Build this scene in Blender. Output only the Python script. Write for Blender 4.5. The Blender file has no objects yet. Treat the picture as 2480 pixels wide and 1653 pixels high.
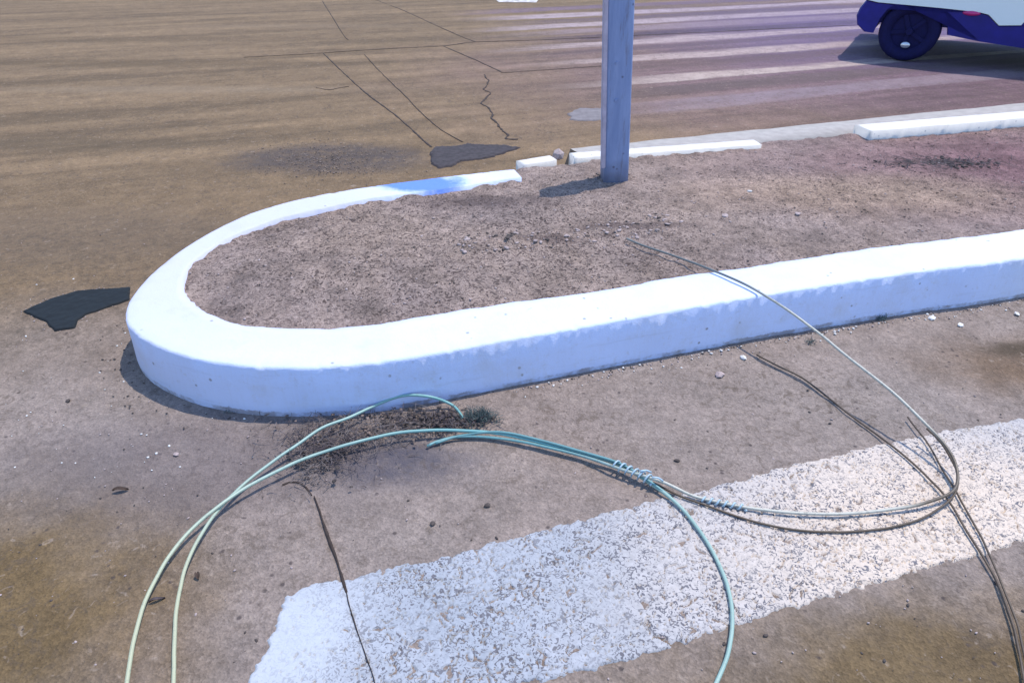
import bpy, bmesh, math, random
import numpy as np
from mathutils import Vector, Matrix
R = math.radians
random.seed(7)
rng = np.random.default_rng(11)

# ------------------------------------------------------------------ camera, light, exposure
S = bpy.context.scene
C = S.collection
PITCH, FPX, H = R(33), 1695.0, 1.45
cam_d = bpy.data.cameras.new('camera'); cam = bpy.data.objects.new('camera', cam_d); C.objects.link(cam)
cam.location = (0, 0, H); cam.rotation_euler = (R(90) - PITCH, 0, 0)
cam_d.sensor_width = 36; cam_d.lens = FPX / 2480 * 36; cam_d.clip_start = .05; cam_d.clip_end = 3000
S.camera = cam
SUN_AZ, SUN_EL = R(37), R(69)        # direction towards the sun, azimuth from +X towards +Y
w = bpy.data.worlds.new('World'); S.world = w; w.use_nodes = True
nt = w.node_tree; bg = nt.nodes['Background']
sky = nt.nodes.new('ShaderNodeTexSky'); sky.sky_type = 'NISHITA'; sky.sun_disc = False
sky.sun_elevation = SUN_EL; sky.sun_rotation = R(90) - SUN_AZ
sky.ozone_density = 4.5; sky.dust_density = .4
nt.links.new(sky.outputs[0], bg.inputs[0]); bg.inputs[1].default_value = 0.15
sd = bpy.data.lights.new('sun', 'SUN'); sd.energy = 2.0; sd.angle = R(.5); sd.color = (1, .94, .84)
sun = bpy.data.objects.new('sun', sd); C.objects.link(sun)
sv = Vector((math.cos(SUN_EL) * math.cos(SUN_AZ), math.cos(SUN_EL) * math.sin(SUN_AZ), math.sin(SUN_EL)))
sun.rotation_euler = sv.to_track_quat('Z', 'Y').to_euler(); sun.location = sv * 20
vs = S.view_settings; vs.view_transform = 'Standard'; vs.look = 'None'; vs.exposure = 1.17; vs.gamma = 1
try: vs.use_curve_mapping = False
except Exception: pass

# ------------------------------------------------------------------ survey: points measured on the photograph -> metres
def at(x, y, z=0.0):
    x *= 1.0544; y *= 1.0544
    F = np.array([0, math.cos(PITCH), -math.sin(PITCH)]); Rt = np.array([1, 0, 0.]); U = np.cross(Rt, F)
    d = F * FPX + Rt * (x - 1240) - U * (y - 826.5)
    return d * ((z - H) / d[2]) + np.array([0, 0, H])
def ats(l, z=0.0): return np.array([at(p[0], p[1], p[2] if len(p) > 2 else z) for p in l])
AX = R(17.2)                                                       # road direction
KU = np.array([math.cos(AX), math.sin(AX)]); KV = np.array([-math.sin(AX), math.cos(AX)])
KH = .19                                                           # kerb height

def hsh(ix, iy, s):
    h = (ix * 374761393 + iy * 668265263 + s * 1442695041) & 0xffffffff
    h = ((h ^ (h >> 13)) * 1274126177) & 0xffffffff
    return ((h ^ (h >> 16)) & 0xffff) / 65535.0
def vnoise(x, y, s=0):
    x = np.asarray(x, float); y = np.asarray(y, float)
    ix = np.floor(x).astype(np.int64); iy = np.floor(y).astype(np.int64)
    fx = x - ix; fy = y - iy; fx = fx * fx * (3 - 2 * fx); fy = fy * fy * (3 - 2 * fy)
    a = hsh(ix, iy, s); b = hsh(ix + 1, iy, s); c = hsh(ix, iy + 1, s); d = hsh(ix + 1, iy + 1, s)
    return (a * (1 - fx) + b * fx) * (1 - fy) + (c * (1 - fx) + d * fx) * fy
def fbm(x, y, o=4, s=0):
    t = 0; a = .5; n = 0
    for k in range(o):
        t = t + a * vnoise(x * 2 ** k + 17.3 * k, y * 2 ** k - 9.1 * k, s + k); n += a; a *= .5
    return t / n
def sstep(a, b, x): t = np.clip((x - a) / (b - a), 0, 1); return t * t * (3 - 2 * t)
def poly_sd(px, py, poly):
    """signed distance, positive inside"""
    P = np.asarray(poly)[:, :2]; Q = np.roll(P, -1, 0)
    d = np.full(px.shape, 1e9); ins = np.zeros(px.shape, bool)
    for (ax, ay), (bx, by) in zip(P, Q):
        ex, ey = bx - ax, by - ay; wx, wy = px - ax, py - ay
        t = np.clip((wx * ex + wy * ey) / (ex * ex + ey * ey + 1e-12), 0, 1)
        d = np.minimum(d, (wx - ex * t) ** 2 + (wy - ey * t) ** 2)
        c = ((ay > py) != (by > py)) & (px < (bx - ax) * (py - ay) / (by - ay + 1e-15) + ax)
        ins ^= c
    d = np.sqrt(d); return np.where(ins, d, -d)
def crom(P, step):
    P = np.asarray(P, float); out = []
    E = np.vstack([2 * P[0] - P[1], P, 2 * P[-1] - P[-2]])
    for i in range(1, len(E) - 2):
        n = max(1, int(np.linalg.norm(E[i + 1] - E[i]) / step))
        for k in range(n):
            t = k / n
            out.append(.5 * (2 * E[i] + (E[i + 1] - E[i - 1]) * t + (2 * E[i - 1] - 5 * E[i] + 4 * E[i + 1] - E[i + 2]) * t * t
                             + (3 * E[i] - E[i - 1] - 3 * E[i + 1] + E[i + 2]) * t ** 3))
    out.append(P[-1]); return np.array(out)
def resample(P, n):
    P = np.asarray(P, float); s = np.r_[0, np.cumsum(np.linalg.norm(np.diff(P, axis=0), axis=1))]
    t = np.linspace(0, s[-1], n); return np.stack([np.interp(t, s, P[:, k]) for k in range(P.shape[1])], 1)

# ------------------------------------------------------------------ materials
class N:
    def __init__(s, name, rough=.9, spec=.3):
        s.m = bpy.data.materials.new(name); s.m.use_nodes = True; s.t = s.m.node_tree
        s.b = s.t.nodes['Principled BSDF']; s.b.inputs['Roughness'].default_value = rough
        s.b.inputs['Specular IOR Level'].default_value = spec
        s.geo = s.t.nodes.new('ShaderNodeNewGeometry').outputs['Position']
    def lk(s, a, b): s.t.links.new(a, b)
    def val(s, inp, v):
        if isinstance(v, bpy.types.NodeSocket): s.lk(v, inp)
        elif v is not None: inp.default_value = v if not isinstance(v, tuple) or len(v) != 3 or inp.type != 'RGBA' else (*v, 1)
    def mapv(s, scale=(1, 1, 1), rot=0, loc=(0, 0, 0)):
        n = s.t.nodes.new('ShaderNodeMapping'); n.vector_type = 'POINT'; s.lk(s.geo, n.inputs[0])
        n.inputs['Rotation'].default_value = (0, 0, rot); n.inputs['Scale'].default_value = scale; n.inputs['Location'].default_value = loc
        return n.outputs[0]
    def noise(s, scale, detail=4, rough=.6, v=None, dist=0):
        n = s.t.nodes.new('ShaderNodeTexNoise'); s.lk(v or s.geo, n.inputs['Vector'])
        n.inputs['Scale'].default_value = scale; n.inputs['Detail'].default_value = detail
        n.inputs['Roughness'].default_value = rough; n.inputs['Distortion'].default_value = dist
        return n.outputs['Fac']
    def vor(s, scale, feat='F1', v=None, rnd=1.0):
        n = s.t.nodes.new('ShaderNodeTexVoronoi'); n.feature = feat; s.lk(v or s.geo, n.inputs['Vector'])
        n.inputs['Scale'].default_value = scale; n.inputs['Randomness'].default_value = rnd
        return n.outputs
    def ramp(s, fac, *st):
        n = s.t.nodes.new('ShaderNodeValToRGB'); s.lk(fac, n.inputs[0]); e = n.color_ramp.elements
        while len(e) < len(st): e.new(.5)
        for k, (p, c) in enumerate(st):
            e[k].position = p; e[k].color = (c, c, c, 1) if not isinstance(c, tuple) else (*c, 1)
        return n.outputs[0]
    def mix(s, f, a, b, mode='MIX'):
        n = s.t.nodes.new('ShaderNodeMix'); n.data_type = 'RGBA'; n.blend_type = mode
        s.val(n.inputs[0], f); s.val(n.inputs[6], a); s.val(n.inputs[7], b); return n.outputs[2]
    def math(s, op, a, b=None, clamp=False):
        n = s.t.nodes.new('ShaderNodeMath'); n.operation = op; n.use_clamp = clamp
        s.val(n.inputs[0], a)
        if b is not None: s.val(n.inputs[1], b)
        return n.outputs[0]
    def blob(s, c, r0, r1, stretch=(1, 1), rot=0, wob=.35):
        """a patch mask: 1 inside r0 metres of c, 0 outside r1, wobbly edge"""
        n = s.t.nodes.new('ShaderNodeVectorMath'); n.operation = 'SUBTRACT'; s.lk(s.geo, n.inputs[0]); n.inputs[1].default_value = (c[0], c[1], 0)
        m = s.t.nodes.new('ShaderNodeMapping'); s.lk(n.outputs[0], m.inputs[0])
        m.inputs['Rotation'].default_value = (0, 0, -rot); m.inputs['Scale'].default_value = (1 / stretch[0], 1 / stretch[1], 0)
        l = s.t.nodes.new('ShaderNodeVectorMath'); l.operation = 'LENGTH'; s.lk(m.outputs[0], l.inputs[0])
        d = s.math('ADD', l.outputs['Value'], s.math('MULTIPLY', s.math('SUBTRACT', s.noise(2.2 / max(r1, .05) ** .5, 5, .65), .5), wob * 2 * r1))
        mr = s.t.nodes.new('ShaderNodeMapRange'); mr.interpolation_type = 'SMOOTHSTEP'; s.lk(d, mr.inputs[0])
        for k, v in enumerate((r0, r1, 1, 0)): mr.inputs[k + 1].default_value = v
        return mr.outputs[0]
    def col(s, c): s.val(s.b.inputs['Base Color'], c)
    def bump(s, h, strength=.5, dist=.01):
        n = s.t.nodes.new('ShaderNodeBump'); n.inputs['Strength'].default_value = strength; n.inputs['Distance'].default_value = dist
        s.lk(h, n.inputs['Height']); s.lk(n.outputs[0], s.b.inputs['Normal'])

def simple(name, c, rough=.7, var=.15, sc=30, metal=0, spec=.3):
    n = N(name, rough, spec); f = n.noise(sc, 4)
    n.col(n.mix(n.ramp(f, (.3, 0.), (.7, 1.)), tuple(v * (1 - var) for v in c), tuple(min(1, v * (1 + var)) for v in c)))
    n.b.inputs['Metallic'].default_value = metal; n.bump(n.noise(sc * 5, 3), .2, .002); return n.m

MAUVE = (.145, .088, .098); GREY = (.220, .180, .160); TAN = (.160, .106, .060); BROWN = (.128, .084, .040)
def ground_colors(n):
    base = n.mix(n.ramp(n.noise(.9, 5, .6), (.3, 0.), (.7, 1.)), GREY, (.215, .165, .14))
    q = n.t.nodes.new('ShaderNodeSeparateXYZ'); n.lk(n.geo, q.inputs[0])
    far = n.math('ADD', q.outputs[1], n.math('MULTIPLY', q.outputs[0], -.45))
    far = n.math('ADD', far, n.math('MULTIPLY', n.math('SUBTRACT', n.noise(.6, 4), .5), 1.6))
    mr = n.t.nodes.new('ShaderNodeMapRange'); n.lk(far, mr.inputs[0]); mr.interpolation_type = 'SMOOTHSTEP'
    for k, v in enumerate((2.3, 3.6, 0, 1)): mr.inputs[k + 1].default_value = v
    c = n.mix(mr.outputs[0], base, TAN)
    c = n.mix(n.blob((3.9, 7.0), .6, 3.6, (1.6, 1), AX, .2), c, MAUVE)
    c = n.mix(n.blob((-1.25, 1.0), .15, .75, (1, .9), 0, .55), c, BROWN)
    c = n.mix(n.math('MULTIPLY', n.blob((1.95, 2.06), .08, .52, (1.3, .62), AX, .4), .85), c, (.13, .08, .045))
    c = n.mix(n.blob((1.1, .75), .3, .75, (1.5, .6), AX, .5), c, (.122, .082, .042))
    return c, q
# --- asphalt
a = N('dusty_asphalt', .92, .25)
c, q = ground_colors(a)
st = a.mapv((1.0, 1, 1), -AX)                       # the wheel-worn streaks run along the road
stn = a.t.nodes.new('ShaderNodeMapping'); a.lk(st, stn.inputs[0]); stn.inputs['Scale'].default_value = (.28, 3.2, 1)
streak = a.ramp(a.noise(1.0, 5, .62, stn.outputs[0]), (.36, .70), (.5, .98), (.64, 1.28))
yf = a.t.nodes.new('ShaderNodeMapRange'); a.lk(q.outputs[1], yf.inputs[0])
for k, v in enumerate((2.6, 4.4, .12, .95)): yf.inputs[k + 1].default_value = v
c = a.mix(yf.outputs[0], c, a.mix(1.0, c, streak, 'MULTIPLY'))
c = a.mix(1.0, c, a.ramp(a.noise(6, 6, .7), (.3, .78), (.7, 1.2)), 'MULTIPLY')
c = a.mix(1.0, c, a.ramp(a.noise(42, 5, .75), (.3, .8), (.5, 1.), (.72, 1.22)), 'MULTIPLY')
gr = a.vor(170)
c = a.mix(.45, c, a.mix(1.0, c, a.ramp(gr['Color'], (0, .55), (1, 1.5)), 'MULTIPLY'))
pit = a.vor(26); pn = a.noise(9, 2)
c = a.mix(a.math('MULTIPLY', a.ramp(pit['Distance'], (.10, 1.), (.2, 0.)), a.ramp(pn, (.52, 0.), (.58, .75))), c, (.045, .034, .035))
c = a.mix(a.math('MULTIPLY', a.blob((-.36, 1.57), .05, .30, (1.2, .55), AX, .6), a.ramp(a.noise(14, 5, .75), (.3, .5), (.6, 1.))), c, (.07, .065, .08))        # dark blue-grey patch by the debris
c = a.mix(a.math('MULTIPLY', a.blob(at(760, 362), .35, .72, (1.15, .52), AX, .35), a.ramp(a.noise(13, 6, .8), (.36, .35), (.58, .95))), c, (.07, .054, .05))       # dark grit beyond the kerb
c = a.mix(a.math('MULTIPLY', a.blob((-2.1, 3.2), .3, 1.1, (1.7, .45), AX, .35), .45), c, (.12, .085, .06))
c = a.mix(a.math('MULTIPLY', a.blob((1.95, 2.18), .04, .16, (1.7, .5), AX, .5), .8), c, (.05, .035, .02))
c = a.mix(a.blob((5.2, 9.2), .5, 3.4, (1.5, 1), AX, .2), c, (.125, .085, .15))
nv = a.math('MULTIPLY', a.math('SUBTRACT', a.noise(.9, 4, .6, stn.outputs[0]), .5), .55)
def dot2(nd, vec):
    d = nd.t.nodes.new('ShaderNodeVectorMath'); d.operation = 'DOT_PRODUCT'; nd.lk(nd.geo, d.inputs[0]); d.inputs[1].default_value = (*vec, 0); return d.outputs['Value']
def smooth(nd, x, e0, e1):
    m = nd.t.nodes.new('ShaderNodeMapRange'); m.interpolation_type = 'SMOOTHSTEP'; nd.lk(x, m.inputs[0])
    for k, v in enumerate((e0, e1, 0 if e0 < e1 else 1, 1 if e0 < e1 else 0)): m.inputs[k + 1].default_value = v
    if e0 > e1: m.inputs[1].default_value = e1; m.inputs[2].default_value = e0; m.inputs[3].default_value = 1; m.inputs[4].default_value = 0
    return m.outputs[0]
VC = a.math('ADD', dot2(a, KV), nv); UC = dot2(a, KU); un = a.math('ADD', UC, a.math('MULTIPLY', nv, 3.0))
right_side = smooth(a, un, 2.0, 3.6); wear = a.ramp(a.noise(5, 5, .75), (.3, .45), (.6, 1.))
# worn crosswalk bands that run away to the right behind the post
for sy, hpx, cc, f_ in ((232, 13, (.235, .175, .195), .75), (199, 9, (.10, .072, .068), .6), (174, 6, (.40, .31, .27), .95), (143, 8, (.105, .065, .062), .55), (124, 7, (.38, .29, .265), .95), (101, 6, (.10, .065, .075), .7),
                      (86, 5, (.38, .29, .28), .9), (71, 6, (.055, .036, .055), .8), (57, 4, (.27, .20, .22), .6), (42, 5, (.36, .28, .29), .9), (32, 4, (.10, .07, .10), .6), (20, 5, (.36, .28, .30), .9), (5, 5, (.12, .08, .16), .6)):
    v0 = float(at(1610, sy)[:2] @ KV); hw_ = abs(float(at(1610, sy - hpx)[:2] @ KV) - v0)
    dd = a.math('ABSOLUTE', a.math('SUBTRACT', VC, v0))
    m_ = a.math('MULTIPLY', a.math('MULTIPLY', smooth(a, dd, hw_ * 1.25, hw_ * .45), right_side), a.math('MULTIPLY', wear, f_))
    c = a.mix(m_, c, cc)
c = a.mix(a.math('MULTIPLY', a.blob((5.6, 9.6), .5, 3.6, (1.5, 1), AX, .2), .25), c, (.11, .07, .17))
for sx, sy, L_, w_, cc, f_ in ((150, 330, 9, .16, (.07, .05, .03), .4), (300, 145, 14, .2, (.085, .055, .028), .5), (250, 90, 16, .22, (.10, .065, .035), .45), (700, 60, 12, .15, (.20, .14, .09), .35), (420, 205, 12, .15, (.22, .16, .105), .4)):
    p_ = at(sx, sy); c = a.mix(a.math('MULTIPLY', a.blob(p_, w_ * .4, w_ * 1.3, (L_, 1), AX, .35), f_), c, cc)
c = a.mix(a.math('MULTIPLY', a.ramp(a.noise(26, 4, .65, None, 1.2), (.53, 0.), (.62, .55)), a.ramp(a.noise(1.6, 3), (.35, .25), (.6, 1.))), c, (.085, .062, .045))
c = a.mix(a.ramp(a.noise(31, 3, .6, None, .8), (.62, 0.), (.72, .45)), c, (.33, .26, .21))
mot = a.math('MULTIPLY', a.blob((-2.3, 2.7), .4, 1.5, (1.2, .7), AX, .2), a.ramp(a.noise(17, 6, .8), (.48, 0.), (.62, .55)))
c = a.mix(mot, c, (.065, .048, .034))
c = a.mix(a.math('MULTIPLY', a.blob((-.9, 1.57), .2, .7, (1.3, .5), AX, .3), .5), c, (.11, .09, .095))
a.col(c)
a.bump(a.math('ADD', a.math('MULTIPLY', gr['Distance'], .5), a.math('ADD', a.noise(60, 6, .75), a.math('MULTIPLY', a.noise(14, 4), 1.6))), .75, .006)
M_ASPH = a.m
# --- island soil
a = N('dry_soil', .95, .15)
c = a.mix(a.ramp(a.noise(1.6, 4), (.35, 0.), (.65, 1.)), (.37, .275, .225), (.34, .26, .232))
c = a.mix(a.blob((3.3, 3.7), .3, 1.8, (1.6, .7), AX, .2), c, (.245, .14, .145))
c = a.mix(a.blob((1.7, 3.3), .1, .7, (1.8, .6), AX, .3), c, (.39, .275, .21))
c = a.mix(1.0, c, a.ramp(a.noise(16, 6, .75), (.32, .68), (.5, 1.), (.7, 1.25)), 'MULTIPLY')
c = a.mix(1.0, c, a.ramp(a.noise(75, 5, .8), (.3, .6), (.5, 1.), (.7, 1.4)), 'MULTIPLY')
c = a.mix(a.math('MULTIPLY', a.ramp(a.noise(44, 3, .55, None, 2.2), (.52, 0.), (.585, .9)), a.math('MAXIMUM', a.blob((-.25, 2.75), .5, 1.3, (1.3, .9), AX, .2), a.ramp(a.noise(2.2, 3), (.42, .2), (.56, .75)))), c, (.095, .068, .062))
c = a.mix(1.0, c, a.ramp(a.noise(4.5, 5, .7), (.34, .72), (.5, 1.), (.68, 1.22)), 'MULTIPLY')
q_ = [at(*p, KH)[:2] for p in ((1450, 515), (1100, 455), (2150, 372), (1250, 548))]
for (cc, r0, r1, st_, f_) in ((q_[0], .03, .10, (4, .6), .55), (q_[1], .05, .2, (2.5, .7), .5), (q_[2], .04, .14, (2.5, .5), .5), (q_[3], .02, .08, (3, .6), .5)):
    c = a.mix(a.math('MULTIPLY', a.blob(cc, r0, r1, st_, AX, .5), f_), c, (.085, .06, .06))
a.col(c); a.bump(a.math('ADD', a.noise(45, 6, .8), a.noise(130, 4, .8)), 1.0, .012); M_SOIL = a.m
# --- kerb paint
def kerb_mat(name, blue=True, grime=.42, tint=(.56, .625, .86)):
    a = N(name, .65, .3)
    c = a.mix(a.ramp(a.noise(7, 5), (.3, 0.), (.7, 1.)), tuple(v * .93 for v in tint), tint)
    qq = a.t.nodes.new('ShaderNodeSeparateXYZ'); a.lk(a.geo, qq.inputs[0])
    c = a.mix(a.blob((2.9, 2.85), .2, 1.0, (1.3, 1), 0, .2), c, (.62, .63, .66))
    c = a.mix(a.blob((-1.15, 2.75), .4, 1.0, (1, 1.2), 0, .25), c, (.47, .475, .60))
    # grime near the foot and flaked spots
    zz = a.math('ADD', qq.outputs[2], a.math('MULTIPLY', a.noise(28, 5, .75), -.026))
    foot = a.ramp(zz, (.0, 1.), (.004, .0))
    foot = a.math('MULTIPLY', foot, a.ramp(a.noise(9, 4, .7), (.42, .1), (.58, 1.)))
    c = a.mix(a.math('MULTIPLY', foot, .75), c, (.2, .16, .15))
    sp = a.math('MULTIPLY', a.ramp(a.math('ADD', a.vor(16)['Distance'], a.math('MULTIPLY', a.noise(60, 3), .12)), (.12, 1.), (.17, 0.)), a.ramp(a.noise(5, 2), (.5, 0.), (.55, .9)))
    c = a.mix(sp, c, (.25, .24, .27))
    c = a.mix(a.math('MULTIPLY', a.blob((2.6, 2.7), .05, .35, (1, 1), 0, .3), a.ramp(qq.outputs[2], (.17, 1.), (.183, 0.))), c, (.36, .33, .36))
    c = a.mix(a.math('MULTIPLY', a.ramp(a.noise(34, 6, .8), (.56, 0.), (.7, 1.)), grime), c, (.42, .38, .38))
    c = a.mix(a.math('MULTIPLY', a.ramp(a.noise(3.2, 6, .75), (.52, 0.), (.66, 1.)), .35), c, (.47, .45, .47))
    scf = a.mapv((3, 3, 60), .3); c = a.mix(a.math('MULTIPLY', a.ramp(a.noise(1.2, 4, .7, scf), (.60, 0.), (.66, 1.)), .12), c, (.3, .29, .32))
    vmp = a.mapv((90, 90, 6)); c = a.mix(a.math('MULTIPLY', a.ramp(a.noise(1, 3, .6, vmp), (.5, 0.), (.75, 1.)), .12), c, (.45, .43, .47))
    if blue: c = a.mix(a.blob((-.475, 3.42), .10, .17, (1.5, 1), AX, .55), c, (.10, .20, .62))  # bluish shade patch on the far kerb, painted into the colour
    a.col(c); a.bump(a.math('ADD', a.noise(22, 5, .7), a.math('MULTIPLY', a.noise(160, 3), .4)), .35, .006); return a.m
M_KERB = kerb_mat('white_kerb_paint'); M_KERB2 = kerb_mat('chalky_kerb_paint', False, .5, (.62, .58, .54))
# --- road marking
a = N('worn_thermoplastic', .8, .3)
c = a.mix(a.ramp(a.noise(3, 4), (.35, 0.), (.65, 1.)), (.28, .30, .34), (.34, .35, .385))
c = a.mix(a.blob((1.35, 1.2), .2, .9, (1.6, 1), AX, .15), c, (.56, .46, .38))
c = a.mix(1.0, c, a.ramp(a.noise(70, 4, .7), (.3, .82), (.7, 1.1)), 'MULTIPLY')
spk = a.vor(110)
c = a.mix(a.math('MULTIPLY', a.ramp(a.noise(82, 2, .5, None, 1.8), (.535, 0.), (.585, 1.)), a.ramp(a.noise(7, 3), (.36, .45), (.55, 1.))), c, (.115, .11, .125))
c = a.mix(a.math('MULTIPLY', a.blob((-.52, .98), .05, .26, (1, 1), 0, .4), .75), c, (.42, .44, .48))
a.col(c); a.bump(a.noise(90, 5, .75), .6, .004); M_LINE = a.m
M_SEAL = simple('joint_tar', (.04, .028, .024), .9, .3, 60)
M_BLACK = simple('near_black', (.005, .008, .011), .8, .3, 50)
M_TAR2 = simple('old_tar', (.045, .037, .04), .9, .35, 40)
M_CONC = simple('pale_concrete', (.33, .30, .28), .9, .14, 14)
M_CONC2 = simple('grey_concrete', (.17, .15, .155), .9, .2, 18)
M_STONE = simple('pinkish_stone', (.34, .27, .26), .9, .25, 60)
M_WSTONE = simple('chalk_stone', (.62, .6, .58), .9, .15, 60)
M_DSTONE = simple('dark_stone', (.07, .055, .05), .9, .3, 60)
M_STRAW = simple('dry_straw', (.15, .125, .12), .9, .35, 40)
M_TWIG = simple('grey_twig', (.075, .06, .065), .9, .35, 40)
M_WEED = simple('grey_green_weed', (.075, .10, .10), .9, .4, 40)
M_LEAF = simple('dead_leaf', (.06, .04, .032), .9, .4, 60)
a = N('pale_mint_plastic', .45, .5)
c = a.mix(a.ramp(a.noise(9, 4), (.3, 0.), (.7, 1.)), (.21, .32, .29), (.29, .40, .35))
c = a.mix(a.blob((-.6, .85), .3, .75, (1, 1), 0, .1), c, (.36, .37, .25)); c = a.mix(a.blob((.05, 1.75), .1, .45, (1.6, 1), 0, .1), c, (.14, .33, .33))
c = a.mix(a.ramp(a.noise(60, 4, .8), (.55, 0.), (.7, .5)), c, (.12, .14, .12)); a.col(c); M_MINT = a.m
M_TEAL = simple('teal_plastic', (.11, .24, .25), .45, .2, 7, 0, .5)
M_CREAM = simple('cream_plastic', (.40, .37, .29), .45, .2, 5, 0, .5)
M_DARK = simple('brown_plastic_and_shadow', (.075, .052, .035), .5, .3, 12, 0, .4)  # brown cable plastic, also for strands that trace cast shadow
M_TAPE = simple('pale_tape', (.34, .45, .52), .4, .1, 60, 0, .5)
a = N('blue_grey_post_paint', .55, .4)
v = a.mapv((30, 30, 4)); c = a.mix(a.ramp(a.noise(1, 5, .7, v), (.35, 0.), (.7, 1.)), (.17, .22, .38), (.24, .29, .46))
c = a.mix(a.ramp(a.vor(16)['Distance'], (.06, 1.), (.13, 0.)), c, (.10, .11, .18))
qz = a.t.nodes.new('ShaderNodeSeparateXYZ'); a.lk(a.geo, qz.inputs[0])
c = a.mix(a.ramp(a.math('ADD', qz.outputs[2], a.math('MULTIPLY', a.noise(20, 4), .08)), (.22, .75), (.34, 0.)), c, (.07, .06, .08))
rv = a.mapv((26, 26, 3)); c = a.mix(a.math('MULTIPLY', a.ramp(a.noise(1, 5, .75, rv), (.56, 0.), (.68, 1.)), .5), c, (.10, .075, .07))
a.col(c); a.bump(a.noise(60, 4), .3, .003); M_POST = a.m
M_LIT_EDGE = simple('lit_edge_pink', (.40, .34, .41), .6, .15, 20)  # reflected light on the post's left edge, painted as a pale strip
M_CARW = simple('white_car_paint', (.70, .76, .76), .22, .02, 2, 0, .5)
M_CLAD = simple('dark_blue_cladding', (.010, .008, .16), .5, .2, 8, 0, .3)
M_TYRE = simple('black_rubber', (.006, .005, .05), .85, .2, 40)
M_RIM = simple('silver_rim', (.55, .56, .62), .3, .05, 20, .7)
M_GLASS = simple('dark_glass', (.02, .025, .03), .05, .05, 2, 0, .8)
M_LAMP = simple('magenta_lens', (.45, .02, .16), .2, .1, 20, 0, .6)
M_HEAD = simple('clear_lens', (.7, .72, .75), .1, .05, 20, 0, .6)

# ------------------------------------------------------------------ mesh helpers
def mesh(name, v, f, mat, parent=None, smooth=True, loc=None):
    me = bpy.data.meshes.new(name); me.from_pydata([tuple(map(float, p)) for p in v], [], [tuple(map(int, q)) for q in f]); me.update()
    me.materials.append(mat)
    if smooth: me.polygons.foreach_set('use_smooth', [True] * len(me.polygons))
    o = bpy.data.objects.new(name, me); C.objects.link(o)
    if loc is not None: o.location = loc
    if parent: o.parent = parent
    return o
def bmo(name, bm, mat, parent=None, smooth=False, loc=None):
    me = bpy.data.meshes.new(name); bm.normal_update(); bm.to_mesh(me); bm.free(); me.materials.append(mat)
    if smooth: me.polygons.foreach_set('use_smooth', [True] * len(me.polygons))
    o = bpy.data.objects.new(name, me); C.objects.link(o)
    if loc is not None: o.location = loc
    if parent: o.parent = parent
    return o
def tag(o, label, cat, group=None, kind=None):
    if label: o['label'] = label
    if cat: o['category'] = cat
    if group: o['group'] = group
    if kind: o['kind'] = kind
    return o
def empty(name, loc, rz=0):
    o = bpy.data.objects.new(name, None); C.objects.link(o); o.location = loc; o.rotation_euler = (0, 0, rz); o.empty_display_size = .1; return o
def grid(name, X, Y, Z, mat, keep=None, parent=None):
    ny, nx = X.shape; v = np.stack([X.ravel(), Y.ravel(), Z.ravel()], 1)
    i = np.arange((ny - 1) * (nx - 1)); r, c = i // (nx - 1), i % (nx - 1); a0 = r * nx + c
    f = np.stack([a0, a0 + 1, a0 + nx + 1, a0 + nx], 1)
    if keep is not None:
        k = keep.ravel(); f = f[k[f].any(1)]
        used = np.unique(f); mp = np.full(len(v), -1); mp[used] = np.arange(len(used)); v = v[used]; f = mp[f]
    me = bpy.data.meshes.new(name); me.vertices.add(len(v)); me.vertices.foreach_set('co', v.ravel())
    me.loops.add(len(f) * 4); me.loops.foreach_set('vertex_index', f.ravel().astype(np.int32))
    me.polygons.add(len(f)); me.polygons.foreach_set('loop_start', np.arange(len(f), dtype=np.int32) * 4)
    me.polygons.foreach_set('use_smooth', np.ones(len(f), bool)); me.update(calc_edges=True); me.validate()
    me.materials.append(mat); o = bpy.data.objects.new(name, me); C.objects.link(o)
    if parent: o.parent = parent
    return o
def tube(name, P, r, mat, parent=None, seg=8, step=.012, wob=0.0):
    P = crom(P, step)
    if wob:
        s = np.arange(len(P)) * step; P = P + np.stack([fbm(s * 6, s * 0 + 3, 3, 5) - .5, fbm(s * 6, s * 0 + 9, 3, 6) - .5, (fbm(s * 7, s * 0 + 1, 2, 8) - .5) * .4], 1) * wob
    T = np.gradient(P, axis=0); T /= np.linalg.norm(T, axis=1)[:, None] + 1e-9
    Z = np.array([0, 0, 1.]); A = np.cross(T, Z); A /= np.linalg.norm(A, axis=1)[:, None] + 1e-9; B = np.cross(A, T)
    V = []; Fc = []
    for i in range(len(P)):
        for k in range(seg):
            an = 2 * math.pi * k / seg; V.append(P[i] + (A[i] * math.cos(an) + B[i] * math.sin(an)) * r)
    for i in range(len(P) - 1):
        for k in range(seg):
            k2 = (k + 1) % seg; Fc.append((i * seg + k, i * seg + k2, (i + 1) * seg + k2, (i + 1) * seg + k))
    Fc.append(tuple(range(seg))[::-1]); Fc.append(tuple((len(P) - 1) * seg + k for k in range(seg)))
    return mesh(name, V, Fc, mat, parent)
def box(bm, x0, x1, y0, y1, z0, z1, bev=0):
    m = Matrix.Translation(((x0 + x1) / 2, (y0 + y1) / 2, (z0 + z1) / 2)) @ Matrix.Diagonal((x1 - x0, y1 - y0, z1 - z0, 1))
    g = bmesh.ops.create_cube(bm, size=1, matrix=m)
    if bev:
        es = list({e for v in g['verts'] for e in v.link_edges}); bmesh.ops.bevel(bm, geom=es, offset=bev, segments=2, affect='EDGES')

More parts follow.
